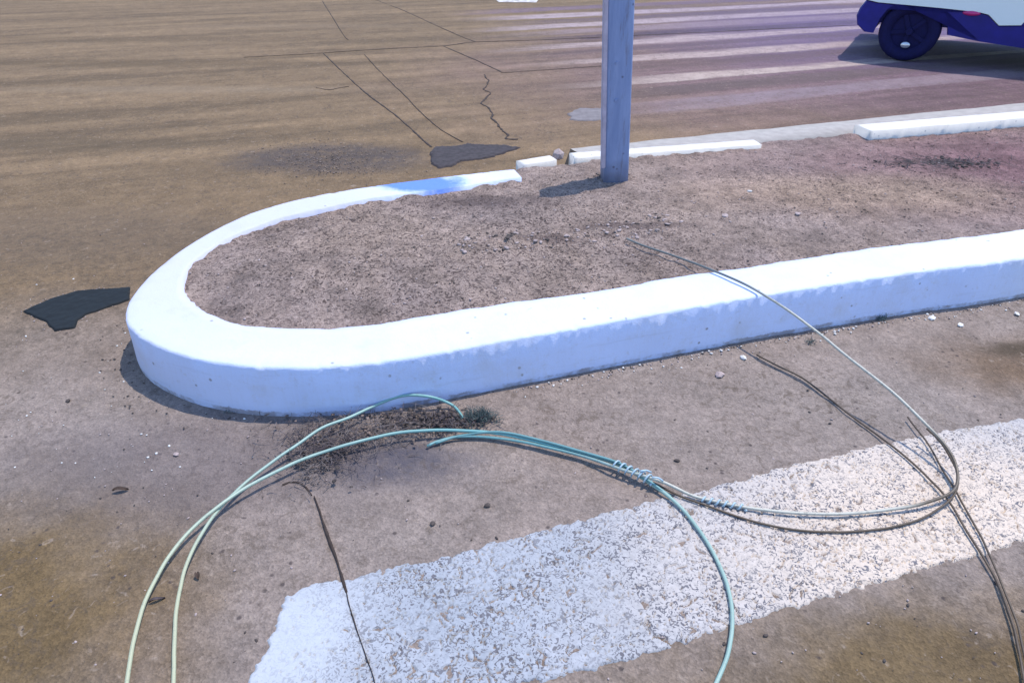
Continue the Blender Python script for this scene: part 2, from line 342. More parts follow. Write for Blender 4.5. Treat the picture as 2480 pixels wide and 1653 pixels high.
# ------------------------------------------------------------------ kerb lines measured from the photograph
E_FAR = [(1180, 388), (1050, 400), (950, 415), (860, 425), (760, 440), (640, 463), (560, 490), (480, 530), (400, 580), (330, 635), (290, 690)]
E_NEAR = [(275, 730), (300, 765), (370, 802), (450, 826), (560, 843), (700, 845), (850, 835), (950, 817), (1050, 797), (1300, 755), (1500, 718), (1700, 682), (1900, 651), (2100, 620), (2352, 590)]
INN = [(1185, 408), (1050, 430), (860, 455), (760, 475), (640, 503), (560, 532), (500, 560), (450, 595), (425, 630), (430, 670), (465, 710), (520, 738), (600, 752), (750, 755), (900, 740), (1100, 705), (1400, 665), (1500, 645), (1800, 602), (2000, 570), (2352, 527)]
Ed = ats(E_FAR + E_NEAR, KH)[:, :2]; In = ats(INN, KH)[:, :2]
for _ in range(2): Ed[1:-1] = Ed[1:-1] * .6 + (Ed[:-2] + Ed[2:]) * .2
Ed = np.vstack([Ed, Ed[-1] + KU * 1.2, Ed[-1] + KU * 3.5]); In = np.vstack([In, In[-1] + KU * 1.2, In[-1] + KU * 3.5])
Ed = crom(Ed, .03); In = crom(In, .03); NS = 1000
Ed = resample(Ed, NS)
T = np.gradient(Ed, axis=0); T /= np.linalg.norm(T, axis=1)[:, None]
for _ in range(6): T[1:-1] = (T[:-2] + T[1:-1] + T[2:]) / 3
T /= np.linalg.norm(T, axis=1)[:, None]
INW = np.stack([-T[:, 1], T[:, 0]], 1)                              # towards the soil
Wd = np.array([np.min(np.linalg.norm(In - e, axis=1)) for e in Ed])
Wd[-190:] = np.minimum(Wd[-190:], .215)
for _ in range(70): Wd[1:-1] = (Wd[:-2] + Wd[1:-1] * 2 + Wd[2:]) / 4
sarc = np.r_[0, np.cumsum(np.linalg.norm(np.diff(Ed, axis=0), axis=1))]

# ------------------------------------------------------------------ road
def spacing(lo, hi, a, b, fine, grow=1.12):
    core = list(np.arange(a, b, fine)); l = []; x, d = a, fine
    while x > lo: d *= grow; x -= d; l.append(x)
    r = []; x, d = core[-1], fine
    while x < hi: d *= grow; x += d; r.append(x)
    return np.array(l[::-1] + core + r)
gx = spacing(-400, 400, -2.6, 3.4, .012, 1.06); gy = spacing(-60, 800, .6, 3.0, .011, 1.035)
X, Y = np.meshgrid(gx, gy)
fade = sstep(14, 5, np.hypot(X, Y))
Z = ((fbm(X * 30, Y * 30, 3, 2) - .5) * .005 + (fbm(X * 3, Y * 3, 3, 4) - .5) * .008) * fade
isl = np.vstack([Ed + INW * (Wd[:, None] * .5)])
isl_poly = np.vstack([isl, isl[-1] + KV * 1.45])
rough = sstep(3.4, 2.4, Y) * 0 + 1
Z -= (.0015) * fade
road = grid('road', X, Y, Z, M_ASPH); tag(road, None, None, kind='structure')

# ------------------------------------------------------------------ island soil
u = np.arange(-1.2, 8.5, .013); vv = np.arange(1.0, 4.2, .013)
UU, VV = np.meshgrid(u, vv); IX = UU * KU[0] + VV * KV[0]; IY = UU * KU[1] + VV * KV[1]
farv = lambda x, y: x * KV[0] + y * KV[1]
fk = ats([(1190, 372), (1730, 336)], KH)[:, :2]; vfar = float(np.mean([farv(*p) for p in fk]))
far_end = np.array([vfar * KV + KU * 8.6, vfar * KV + KU * (Ed[0] @ KU + .02)]) + 0
poly = np.vstack([isl, far_end])
sdist = poly_sd(IX, IY, poly)
din = poly_sd(IX, IY, np.vstack([In[::1], far_end - KV * .02]))
rid = crom(ats([(1080, 560), (1200, 552), (1330, 538), (1420, 520), (1500, 528), (1525, 505)], KH), .03)[:, :2]
rd = np.min(np.hypot(IX[..., None] - rid[::3, 0], IY[..., None] - rid[::3, 1]), axis=2)
IZ = KH - .022 + .012 * sstep(0, .5, din) + (fbm(IX * 2.2, IY * 2.2, 3, 21) - .5) * .03 * sstep(0, .2, din)
lump = fbm(IX * 22, IY * 22, 4, 31)
IZ += (lump - .5) * .019 * (.55 + .45 * sstep(.2, .8, fbm(IX * 2, IY * 2, 2, 77)))
IZ += .02 * np.exp(-(rd / .05) ** 2) * fbm(IX * 25, IY * 25, 3, 55) * 1.6
IZ += .014 * sstep(.05, .0, din) * sstep(.4, .7, fbm(IX * 15, IY * 15, 4, 9))
soil = grid('soil', IX, IY, IZ, M_SOIL, keep=sdist > 0); tag(soil, None, None, kind='structure')

# ------------------------------------------------------------------ kerbs
def sweep(name, st, en, wd, mat, jag=1.0, inw=None, ht=KH, z0=-.02, capn=True):
    """kerb profile swept along outer top edge st (n,2) with inward normals inw and width wd"""
    n = len(st); prof = [(-.012, z0), (-.012, .03), (-.008, ht * .55), (-.005, ht - .011), (-.001, ht - .004), (.007, ht - .001)]
    nf = len(prof); V = []; ss = np.r_[0, np.cumsum(np.linalg.norm(np.diff(st, axis=0), axis=1))]
    tops = 7
    jt = rng.uniform(-1, 1, n); jt[1:-1] = (jt[:-2] + 2 * jt[1:-1] + jt[2:]) / 4
    for i in range(n):
        s = ss[i]; e1 = (fbm(s * 5, 3.3, 3, 61) - .5) * .005 * jag; e2 = (fbm(s * 40, 8.3, 2, 62) - .5) * .003 * jag - .010 * jag * max(0, float(fbm(s * 22, 4.4, 3, 67)) - .62) / .38
        for k, (o, z) in enumerate(prof):
            oo = o + (e1 + e2 if 2 < k < 5 else e1 * .5) + (fbm(s * 8, k * 3.1, 2, 66) - .5) * .002 * jag
            p = st[i] + inw[i] * oo; V.append((p[0], p[1], z + (e2 + (jt[i] * .005 * jag if k == 3 else 0) if k >= 3 else 0)))
        for k in range(1, tops):
            t = .007 + (wd[i] - .007) * k / (tops - 1) + ((fbm(s * 16, 1.2, 4, 63) - .5) * .02 * jag if k == tops - 1 else 0)
            p = st[i] + inw[i] * t; V.append((p[0], p[1], ht - .0005 + (fbm(s * 9, k * 2.2, 3, 64) - .5) * .003))
        p = st[i] + inw[i] * (wd[i] + .004); V.append((p[0], p[1], ht - .07))
        V.append((p[0], p[1], z0))
    m = nf + tops + 1; Fc = []
    for i in range(n - 1):
        for k in range(m - 1): Fc.append((i * m + k, (i + 1) * m + k, (i + 1) * m + k + 1, i * m + k + 1))
    Fc.append(tuple(range(m))); Fc.append(tuple((n - 1) * m + k for k in range(m))[::-1])
    return mesh(name, V, Fc, mat)
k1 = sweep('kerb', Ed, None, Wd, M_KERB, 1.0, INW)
tag(k1, 'white painted concrete kerb curving round the nose of the traffic island', 'kerb')
def strip(a, b, wd, name, mat, ht, label, jag=.8, cat='kerb', grp=None):
    """straight kerb: a,b are the far-side top edge ends in pixels, soil side is the near side"""
    A, B = at(*a, ht)[:2], at(*b, ht)[:2]
    n = max(6, int(np.linalg.norm(B - A) / .02)); st = A + (B - A) * np.linspace(0, 1, n)[:, None]
    t = (B - A) / np.linalg.norm(B - A); iw = np.repeat([[t[1], -t[0]]], n, 0)
    # run the far edge right to left so that inward stays consistent
    o = sweep(name, st[::-1], None, np.full(n, wd) + (fbm(np.arange(n) * .4, 2.2, 2, 3) - .5) * .02, mat, jag, iw, ht)
    return tag(o, label, cat, grp)
strip((1308, 350), (1730, 320), .105, 'kerb', M_KERB2, KH, 'straight whitewashed kerb passing behind the blue post')
strip((1186, 368), (1262, 356), .09, 'kerb', M_KERB2, KH - .01, 'short broken white kerb piece beside the stone chunk left of the post')
k3 = strip((1965, 286), (2352, 254), .15, 'kerb', M_KERB2, KH + .03, 'white kerb with a broken dark end below the white car', .4)
# continue kerb beyond the frame as part of the same row
B3 = at(2352, 254, KH - .02)[:2]; n = 60; st = B3 + KU * np.linspace(0, 3, n)[:, None]
ko = sweep('kerb_length', st[::-1], None, np.full(n, .15), M_KERB2, .8, np.repeat([[KU[1], -KU[0]]], n, 0), KH - .0205); ko.parent = k3
# concrete gutter beyond the kerb row
ga = [at(1280, 352, .0)[:2], at(2352, 262, .0)[:2]]
g0 = at(1310, 343, .13)[:2]; g1 = at(2352, 238, .13)[:2]; gt = (g1 - g0) / np.linalg.norm(g1 - g0); gn = np.array([-gt[1], gt[0]])
n = 160; s = np.linspace(0, 6.5, n); V = []; Fc = []
for i in range(n):
    for k, (o, z) in enumerate([(-.3, -.02), (-.3, .145), (-.15, .15), (0.0, .135), (.05, .06), (.10, -.02)]):
        j = (fbm(s[i] * 5, k * 2.3, 3, 44) - .5) * .012; p = g0 + gt * s[i] + gn * (o + j); V.append((p[0], p[1], z + j * .4))
for i in range(n - 1):
    for k in range(5): Fc.append((i * 6 + k, i * 6 + k + 1, (i + 1) * 6 + k + 1, (i + 1) * 6 + k))
Fc += [tuple(range(6)), tuple((n - 1) * 6 + k for k in range(6))[::-1]]
gut = mesh('concrete_gutter', V, Fc, M_CONC); tag(gut, None, None, kind='structure')

# ------------------------------------------------------------------ broad white marking in front (worn, pitted)
LP = [(540, 1600), (590, 1520), (632, 1420), (662, 1368), (715, 1338), (790, 1326), (1000, 1282), (1250, 1212), (1450, 1160), (1650, 1112), (1850, 1060), (2100, 1000), (2352, 958)]
LQ = [(2352, 1245), (2100, 1315), (1900, 1370), (1700, 1435), (1450, 1515), (1200, 1575), (980, 1640), (700, 1720)]
lp = ats(LP)[:, :2]; lq = ats(LQ)[:, :2]
lpoly = np.vstack([lp, lp[-1] + KU * 3, lq[0] + KU * 3, lq])
uv = np.array([[p @ KU, p @ KV] for p in lpoly])
u = np.arange(uv[:, 0].min() - .02, 2.7, .0032); v_ = np.arange(uv[:, 1].min() - .02, uv[:, 1].max() + .02, .0032)
UU, VV = np.meshgrid(u, v_); LX = UU * KU[0] + VV * KV[0]; LY = UU * KU[1] + VV * KV[1]
sd_ = poly_sd(LX, LY, lpoly) + (fbm(LX * 45, LY * 45, 3, 71) - .5) * .03
pitn = fbm(LX * 130 + 9 * vnoise(LX * 30, LY * 30, 8), LY * 130 + 7 * vnoise(LX * 34, LY * 34, 18), 2, 72)
solid = sstep(.32, .1, np.hypot(LX + .58, LY - .98))                # the less worn end
thr = .20 + .13 * fbm(LX * 4, LY * 4, 3, 73) - .08 * solid
LZ = -.004 + .0075 * sstep(thr - .05, thr + .03, pitn)
LZ = np.where(sd_ > 0, LZ, -.012); LZ = np.minimum(LZ, -.006 + sd_ * 1.2)
LZ += (fbm(LX * 3, LY * 3, 3, 4) - .5) * .008 + (fbm(LX * 60, LY * 60, 2, 5) - .5) * .0015
line = grid('road_marking', LX, LY, LZ, M_LINE, keep=sd_ > -.012)
tag(line, None, None, kind='structure')
ln2 = ats([(1135, 1), (1232, 1), (1232, 6), (1145, 5)], .004); ext = ats([(1125, -14), (1245, -14)], .004)
far_mark = mesh('road_marking', [ext[0], ext[1], ln2[2], ln2[3]], [(3, 2, 1, 0)], M_KERB2, None, False); tag(far_mark, None, None, kind='structure')

# ------------------------------------------------------------------ ground patches (low relief, ragged outline)
def patch(name, pts, mat, label, cat, top=.006, cell=.004, jag=.009, dense=True):
    P = ats(pts)[:, :2]; x = np.arange(P[:, 0].min() - .03, P[:, 0].max() + .03, cell); y = np.arange(P[:, 1].min() - .03, P[:, 1].max() + .03, cell)
    PX, PY = np.meshgrid(x, y); d = poly_sd(PX, PY, P) + (fbm(PX * 30, PY * 30, 3, 91) - .5) * jag
    PZ = np.minimum(top, -.01 + d * 2.0) + (fbm(PX * 3, PY * 3, 3, 4) - .5) * .008 + (fbm(PX * 35, PY * 35, 4, 92) - .5) * .004
    o = grid(name, PX, PY, PZ, mat, keep=d > -.012)
    return tag(o, label, cat) if label else o
patch('dark_patch', [(48, 716), (110, 688), (175, 668), (240, 662), (300, 658), (300, 690), (262, 702), (200, 724), (183, 736), (176, 756), (122, 764), (104, 742)], M_BLACK,
      'black angular patch on the ground left of the kerb nose', 'tar patch')  # flat near-black shape beside the kerb nose
patch('dark_patch', [(985, 350), (1000, 338), (1045, 336), (1075, 330), (1110, 333), (1160, 334), (1195, 340), (1150, 356), (1110, 366), (1060, 372), (1040, 384), (1010, 388), (988, 376)], M_TAR2,
      'dark grey oval patch behind the far kerb where the road joints end', 'tar patch', .008, .009, .03)
patch('concrete_patch', [(1305, 262), (1325, 250), (1400, 248), (1400, 276), (1345, 278), (1310, 276)], M_CONC2, 'small pale patch in the road just left of the post', 'road patch', .006, .012, .05)

# ------------------------------------------------------------------ joints and cracks (tar filled ribbons)
def ribbon(pts, w0, w1, wob=.004, mat=M_SEAL, name='crack', z=.003, freq=20):
    P = crom(ats(pts), .008)[:, :2]; T = np.gradient(P, axis=0); T /= np.linalg.norm(T, axis=1)[:, None] + 1e-9
    Nn = np.stack([-T[:, 1], T[:, 0]], 1); n = len(P); s = np.arange(n) * .008; V = []; Fc = []
    ww = np.linspace(w0, w1, n) * (.15 + 1.7 * fbm(s * freq, s * 0 + 2, 3, 13)); off = (fbm(s * 9, s * 0 + 5, 4, 14) - .5) * wob * 2
    for i in range(n):
        for k, zz in ((-1, -.008), (-.5, z), (.5, z), (1, -.008)):
            p = P[i] + Nn[i] * (off[i] + ww[i] * k * .75)
            V.append((p[0], p[1], zz + float(fbm(p[0] * 3, p[1] * 3, 3, 4) - .5) * .008))
    for i in range(n - 1):
        for k in range(3): Fc.append((i * 4 + k, i * 4 + k + 1, i * 4 + 5 + k, i * 4 + 4 + k))
    o = mesh(name, V, Fc, mat); o.parent = road; return o
ribbon([(742, 122), (800, 178), (850, 222), (905, 262), (950, 302), (990, 338)], .010, .012)
ribbon([(837, 126), (880, 172), (930, 220), (960, 252), (1010, 296), (1062, 326)], .006, .006)
ribbon([(740, 2), (765, 42), (790, 82), (800, 92)], .012, .006)
ribbon([(850, -5), (930, 26), (1000, 58), (1050, 80), (1092, 97)], .010, .013)
ribbon([(1018, 106), (1060, 124), (1105, 144), (1152, 166)], .011, .012)
ribbon([(560, 132), (740, 122), (900, 112), (1018, 106), (1092, 97), (1200, 94), (1380, 86)], .004, .012, .006)
ribbon([(1455, 82), (1800, 66), (2352, 40)], .010, .012, .01)
ribbon([(1150, 168), (1250, 161), (1380, 152)], .003, .005)
ribbon([(1112, 172), (1122, 190), (1112, 205), (1128, 214), (1114, 226), (1108, 238), (1122, 250), (1132, 272), (1146, 292), (1164, 308), (1160, 318), (1190, 320)], .010, .016, .02, freq=45)
ribbon([(726, 202), (760, 206), (800, 198)], .006, .003, .02)
ribbon([(722, 1140), (738, 1185), (758, 1245), (778, 1300), (797, 1362)], .0045, .0065, .002, z=.0055, freq=30)
ribbon([(797, 1362), (802, 1392), (818, 1440), (832, 1480), (848, 1530), (866, 1590)], .003, .0015, .004, z=.007, freq=60)
ribbon([(648, 1112), (672, 1106), (700, 1116), (716, 1136)], .004, .004, .006, freq=50)
# pale worn lane stripes running along the road on the right
def lane(pts, w, mat, z=.004): return ribbon(pts, w, w, .01, mat, 'worn_stripe', z, 9)

# ------------------------------------------------------------------ post
pb = at(1411, 408, KH - .01); post = empty('post', (pb[0], pb[1], KH - .03), R(3)); post.rotation_euler = (0, R(-3.2), R(3))
tag(post, 'blue grey square steel post standing in the soil of the traffic island', 'post')
bm = bmesh.new(); hw = .064; PHt = .94
n = 60
for k in range(n + 1):
    z = PHt * k / n
    ring = []
    for cx, cy, a0 in ((hw, hw, 0), (-hw, hw, 90), (-hw, -hw, 180), (hw, -hw, 270)):
        for q_ in range(4):
            an = R(a0 + 30 * q_); r = .014
            ring.append(bm.verts.new((cx - math.copysign(r, cx) + r * math.cos(an), cy - math.copysign(r, cy) + r * math.sin(an) + .0015 * math.sin(z * 31) * (q_ == 1), z)))
    if k:
        for j in range(16): bm.faces.new((prev[j], prev[(j + 1) % 16], ring[(j + 1) % 16], ring[j]))
    prev = ring
bm.faces.new(prev)
bmo('shaft', bm, M_POST, post, True)
bm = bmesh.new(); box(bm, -hw - .014, -hw + .006, -hw - .008, -hw + .012, .10, PHt, .002); bmo('lit_edge_strip', bm, M_LIT_EDGE, post)
for zz in (.43, .60, .93):
    bm = bmesh.new(); bmesh.ops.create_cone(bm, cap_ends=True, segments=6, radius1=.008, radius2=.007, depth=.006, matrix=Matrix.Translation((-.012, -hw - .003, zz)) @ Matrix.Rotation(R(90), 4, 'X'))
    bmo('bolt', bm, M_POST, post)
bm = bmesh.new()                                                     # soil heaped round the foot
for k in range(90):
    an = random.uniform(0, 6.283); r = random.uniform(.06, .12); s = random.uniform(.006, .016)
    bmesh.ops.create_icosphere(bm, subdivisions=1, radius=s, matrix=Matrix.Translation((pb[0] + r * math.cos(an), pb[1] + r * math.sin(an), KH - .018)) @ Matrix.Diagonal((1.3, 1, .6, 1)))
fh = bmo('soil_clods', bm, M_SOIL); tag(fh, None, None, kind='stuff')

# ------------------------------------------------------------------ car
cp = at(2068, 142, 0); yaw = R(-30)
car = empty('parked_car', (cp[0], cp[1], 0), yaw)
tag(car, 'white car with dark blue lower body at the top right corner', 'car')
# local frame: x along the visible side (front wheel at 0), y away from the viewer, z up
WB, LEN0, LEN1, WID = 2.45, -.50, 3.15, 1.62
def loft(name, secs, mat, parent, smooth=True):
    """secs: list of closed rings with equal counts"""
    n = len(secs[0]); V = [p for s_ in secs for p in s_]; Fc = []
    for i in range(len(secs) - 1):
        for k in range(n): Fc.append((i * n + k, i * n + (k + 1) % n, (i + 1) * n + (k + 1) % n, (i + 1) * n + k))
    Fc.append(tuple(range(n))[::-1]); Fc.append(tuple((len(secs) - 1) * n + k for k in range(n)))
    return mesh(name, V, Fc, mat, parent, smooth)
# lower dark body: side outline with arches, extruded across with rounded ends
def arch(cx, r, a0=180, a1=0, n=10): return [(cx + r * math.cos(R(a0 + (a1 - a0) * k / n)), .27 + r * math.sin(R(a0 + (a1 - a0) * k / n))) for k in range(n + 1)]
TOPZ = [(LEN1, .50), (2.9, .52), (1.15, .52), (.93, .50), (.88, .39), (.71, .375), (.60, .46), (.52, .475), (.2, .49), (-.36, .505), (-.45, .52)]
low = [(-.45, .52), (-.49, .45), (-.505, .38), (-.48, .30), (-.40, .24), (-.325, .235)] + arch(0, .315)[1:-1] + [(.325, .27), (.6, .235), (1.2, .19), (WB - .36, .2)] + arch(WB, .315)[1:-1] + [(WB + .36, .235), (3.05, .26), (3.15, .34), (3.16, .5)] + TOPZ[1:-1]
def extr(name, outline, y0, y1, mat, parent, rnd=.05, shrink=.03):
    cx = sum(p[0] for p in outline) / len(outline); cz = sum(p[1] for p in outline) / len(outline); secs = []
    for t, sh in ((0, shrink), (.3, shrink * .3), (1, 0)):
        secs.append([(p[0] * (1 - sh * .6) + cx * sh * .6, y0 + rnd * t, p[1] * (1 - sh) + cz * sh) for p in outline])
    for t, sh in ((1, 0), (.3, shrink * .3), (0, shrink)):
        secs.append([(p[0] * (1 - sh * .6) + cx * sh * .6, y1 - rnd * t, p[1] * (1 - sh) + cz * sh) for p in outline])
    return loft(name, secs, mat, parent, False)
extr('lower_body', low, -.0, WID, M_CLAD, car, .05, .02)
up_ = [(-.46, .525), (-.36, .508), (.2, .493), (.52, .478), (.60, .463), (.71, .378), (.88, .393), (.93, .503), (1.15, .523), (2.9, .523), (3.15, .503), (3.19, .62), (3.17, .80), (3.05, .93), (2.4, .96), (1.2, .94), (.55, .92), (.05, .86), (-.30, .76), (-.44, .66), (-.47, .58)]
extr('body', up_, -.012, WID + .012, M_CARW, car, .07, .03)
cab = [(.55, .915), (1.2, .935), (2.4, .955), (3.0, .93), (2.86, 1.25), (2.65, 1.42), (2.2, 1.46), (1.5, 1.45), (1.1, 1.38)]
def cabin(name, outline, y0, y1, mat, lean, z0=.93):
    secs = []
    for yb, sg in ((y0, 1), (y1, -1)): secs.append([(p[0], yb + sg * lean * max(0, p[1] - z0), p[1]) for p in outline])
    return loft(name, secs, mat, car, False)
cabin('cabin', cab, .06, WID - .06, M_CARW, .28)
def win(o, name='side_window'):
    for y0, sg in ((.055, 1), (WID - .055, -1)):
        secs = [[(p[0], y0 + sg * .28 * max(0, p[1] - .93) + d, p[1]) for p in o] for d in (-.004 * sg, .01 * sg)]
        loft(name, secs, M_GLASS, car, False)
win([(.82, .97), (1.62, .98), (1.62, 1.37), (1.17, 1.33)]); win([(1.70, .98), (2.42, .99), (2.36, 1.38), (1.70, 1.38)]); win([(2.50, 1.0), (2.85, 1.0), (2.72, 1.28), (2.46, 1.36)])
for nm, (xa, za, xb, zb) in dict(windscreen=(.62, .965, 1.06, 1.34), rear_window=(2.985, .98, 2.86, 1.24)).items():
    dx = -.012 if nm == 'windscreen' else .012
    V = [(xa + dx, .16, za + .006), (xa + dx, WID - .16, za + .006), (xb + dx, WID - .26, zb + .006), (xb + dx, .26, zb + .006)]
    V += [(p[0] - dx * 1.5, p[1], p[2] - .01) for p in V]
    mesh(nm, V, [(0, 1, 2, 3), (7, 6, 5, 4), (0, 4, 5, 1), (1, 5, 6, 2), (2, 6, 7, 3), (3, 7, 4, 0)], M_GLASS, car, False)
def wheel(x, y, side):
    e = bpy.data.objects.new('wheel', None)
    bm = bmesh.new(); sg = 40
    prof = [(.16, -.07), (.22, -.085), (.255, -.08), (.27, -.05), (.273, 0), (.27, .05), (.255, .08), (.22, .085), (.16, .07)]
    rings = [[bm.verts.new((r * math.cos(2 * math.pi * k / sg), o, r * math.sin(2 * math.pi * k / sg))) for k in range(sg)] for r, o in prof]
    for a_, b_ in zip(rings, rings[1:] + rings[:1]):
        for k in range(sg): bm.faces.new((a_[k], a_[(k + 1) % sg], b_[(k + 1) % sg], b_[k]))
    ty = bmo('wheel', bm, M_TYRE, car, True, (x, y, .272)); 
    bm = bmesh.new(); bmesh.ops.create_cone(bm, cap_ends=True, segments=32, radius1=.162, radius2=.162, depth=.10, matrix=Matrix.Rotation(R(90), 4, 'X'))
    bmo('wheel_disc', bm, M_TYRE, ty)
    bm = bmesh.new()
    for k in range(5):
        an = 2 * math.pi * k / 5 + .5
        m = Matrix.Rotation(an, 4, 'Y') @ Matrix.Translation((.09, side * .055, 0)) @ Matrix.Diagonal((.14, .02, .035, 1)); bmesh.ops.create_cube(bm, size=1, matrix=m)
    bmesh.ops.create_cone(bm, cap_ends=True, segments=20, radius1=.042, radius2=.03, depth=.05, matrix=Matrix.Translation((0, side * .065, 0)) @ Matrix.Rotation(R(90), 4, 'X'))
    bmo('rim', bm, M_TYRE, ty)
    bm = bmesh.new(); bmesh.ops.create_uvsphere(bm, u_segments=16, v_segments=8, radius=.036, matrix=Matrix.Translation((0, side * .085, -.12)) @ Matrix.Diagonal((1.2, .35, .8, 1)))
    bmo('hub_cap', bm, M_RIM, ty, True)
for x in (0, WB):
    wheel(x, .10, -1); wheel(x, WID - .10, 1)
bm = bmesh.new(); bmesh.ops.create_uvsphere(bm, u_segments=16, v_segments=8, radius=1, matrix=Matrix.Translation((.47, .0, .47)) @ Matrix.Diagonal((.075, .03, .022, 1))); bmo('side_lamp', bm, M_LAMP, car, True)
for y in (.22, WID - .22):
    bm = bmesh.new(); bmesh.ops.create_uvsphere(bm, u_segments=16, v_segments=8, radius=1, matrix=Matrix.Translation((-.42, y, .66)) @ Matrix.Diagonal((.06, .16, .07, 1))); bmo('headlight', bm, M_HEAD, car, True)
    bm = bmesh.new(); bmesh.ops.create_uvsphere(bm, u_segments=16, v_segments=8, radius=1, matrix=Matrix.Translation((3.15, y, .78)) @ Matrix.Diagonal((.05, .12, .09, 1))); bmo('tail_light', bm, M_LAMP, car, True)
for x in (1.66, 2.46):
    bm = bmesh.new(); box(bm, x - .16, x - .04, -.022, -.006, .82, .85, .004); bmo('door_handle', bm, M_CARW, car)
bm = bmesh.new(); box(bm, -.42, .75, .10, WID - .10, .32, .50); bmo('wheel_housing', bm, M_CLAD, car)

# ------------------------------------------------------------------ cables
R1 = .0050
c1 = [(282, 1620, .012), (292, 1568, .012), (303, 1480, .014), (333, 1380, .018), (380, 1292, .022), (440, 1215, .026), (500, 1165, .03), (560, 1122, .03), (650, 1076, .03), (740, 1040, .03), (850, 1008, .03), (950, 991, .028), (1050, 989, .024), (1150, 997, .022), (1250, 1017, .02), (1350, 1043, .02), (1430, 1070, .02), (1500, 1112, .016), (1560, 1160, .014), (1612, 1222, .012), (1650, 1290, .011), (1672, 1360, .011), (1680, 1430, .011), (1672, 1500, .012), (1642, 1575, .014), (1615, 1640, .014)]
cb = tube('cable', ats(c1), R1, M_MINT, None, 8, .012, .011); tag(cb, 'long pale mint cable arching across the foreground onto the white marking', 'cable')
c2 = [(400, 1630, .012), (399, 1568, .012), (398, 1490, .014), (405, 1400, .018), (425, 1312, .02), (460, 1232, .022), (502, 1172, .02), (545, 1126, .018), (600, 1080, .02), (680, 1024, .03), (740, 983, .035), (800, 960, .035), (850, 938, .03), (900, 916, .04), (940, 908, .05), (990, 912, .045), (1025, 924, .02), (1046, 938, .012), (1062, 960, .01)]
cb = tube('cable', ats(c2), R1 * .95, M_MINT, None, 8, .012, .010); tag(cb, 'pale cable curling up from the bottom left and humping against the blue kerb face', 'cable')
c3 = [(1440, 548, KH + .002), (1480, 565, KH + .004), (1550, 588, KH + .004), (1630, 617, KH + .012), (1720, 657, KH + .012), (1800, 706, KH + .006), (1880, 765, .165), (1950, 822, .145), (2050, 900, .12), (2120, 968, .09), (2170, 1022, .07), (2197, 1075, .045), (2190, 1125, .03), (2120, 1155, .022), (2050, 1168, .018), (1950, 1178, .016), (1850, 1179, .014), (1750, 1170, .012), (1650, 1152, .012), (1590, 1138, .014), (1520, 1106, .028), (1430, 1078, .030), (1350, 1050, .020), (1250, 1025, .018), (1150, 1006, .014), (1060, 1002, .012), (1010, 1012, .01), (982, 1024, .008)]
P3 = ats(c3)
a = N('weathered_cable', .45, .5)
c = a.mix(a.blob(at(1000, 1010), .35, .75, (1, 1), 0, .1), (.40, .39, .34), (.12, .27, .28))
c = a.mix(a.blob(at(1600, 590, .2), .22, .52, (1, 1), 0, .1), c, (.12, .13, .13))
c = a.mix(a.blob(at(2180, 1110, .03), .10, .24, (1, 1), 0, .25), c, (.085, .06, .04))
c = a.mix(a.ramp(a.noise(70, 4, .8), (.52, 0.), (.66, .6)), c, (.13, .12, .10)); a.col(c)
cb3 = tube('cable', P3, R1 * .9, a.m, None, 8, .012, .004); tag(cb3, 'cable springing off the island over the white kerb and looping back on the marking', 'cable')
c4 = [(1500, 1108, .012), (1560, 1138, .01), (1620, 1160, .008), (1700, 1187, .008), (1800, 1210, .008), (1900, 1219, .008), (2000, 1216, .008), (2100, 1196, .01), (2165, 1164, .014), (2196, 1128, .02), (2196, 1080, .03), (2165, 1022, .05), (2130, 985, .06)]
cb = tube('cable', ats(c4), R1 * .62, M_DARK, None, 8, .012, .010); tag(cb, 'dark thin cable with a tight hairpin bend at the right of the white marking', 'cable')
c5 = [(1738, 815, .006), (1790, 842, .006), (1850, 873, .006), (1950, 948, .007), (2040, 1016, .008), (2100, 1065, .01), (2140, 1105, .012), (2180, 1152, .012), (2230, 1236, .01), (2285, 1325, .009), (2325, 1425, .009), (2345, 1510, .009), (2356, 1600, .009)]  # upper run follows the arching cable's shadow, modelled as a strand
cb = tube('cable', ats(c5), R1 * .6, M_DARK, None, 8, .012, .008); tag(cb, 'dark brown cable, partly modelled cable shadow, on the ground from the kerb foot to the bottom right corner', 'cable')
c6 = [(2085, 958, .012), (2125, 1012, .012), (2160, 1070, .012), (2200, 1132, .014), (2250, 1222, .012), (2295, 1325, .012), (2332, 1420, .01), (2352, 1500, .01), (2370, 1600, .01)]  # part cable, part soft shadow built as a strand
cb = tube('cable', ats(c6), R1 * .55, M_DARK, None, 8, .012, .010); tag(cb, 'second dark cable, partly modelled soft shadow, running close beside the brown one to the right edge', 'cable')
c7 = [(1000, 1018, .008), (1060, 1000, .014), (1150, 992, .03), (1250, 1012, .03), (1340, 1037, .03), (1420, 1062, .03), (1480, 1096, .026), (1540, 1140, .012)]
cb = tube('cable', ats(c7), R1 * .8, M_TEAL, None, 8, .012, .004); tag(cb, 'short teal cable bundled against the mint one below the kerb', 'cable')
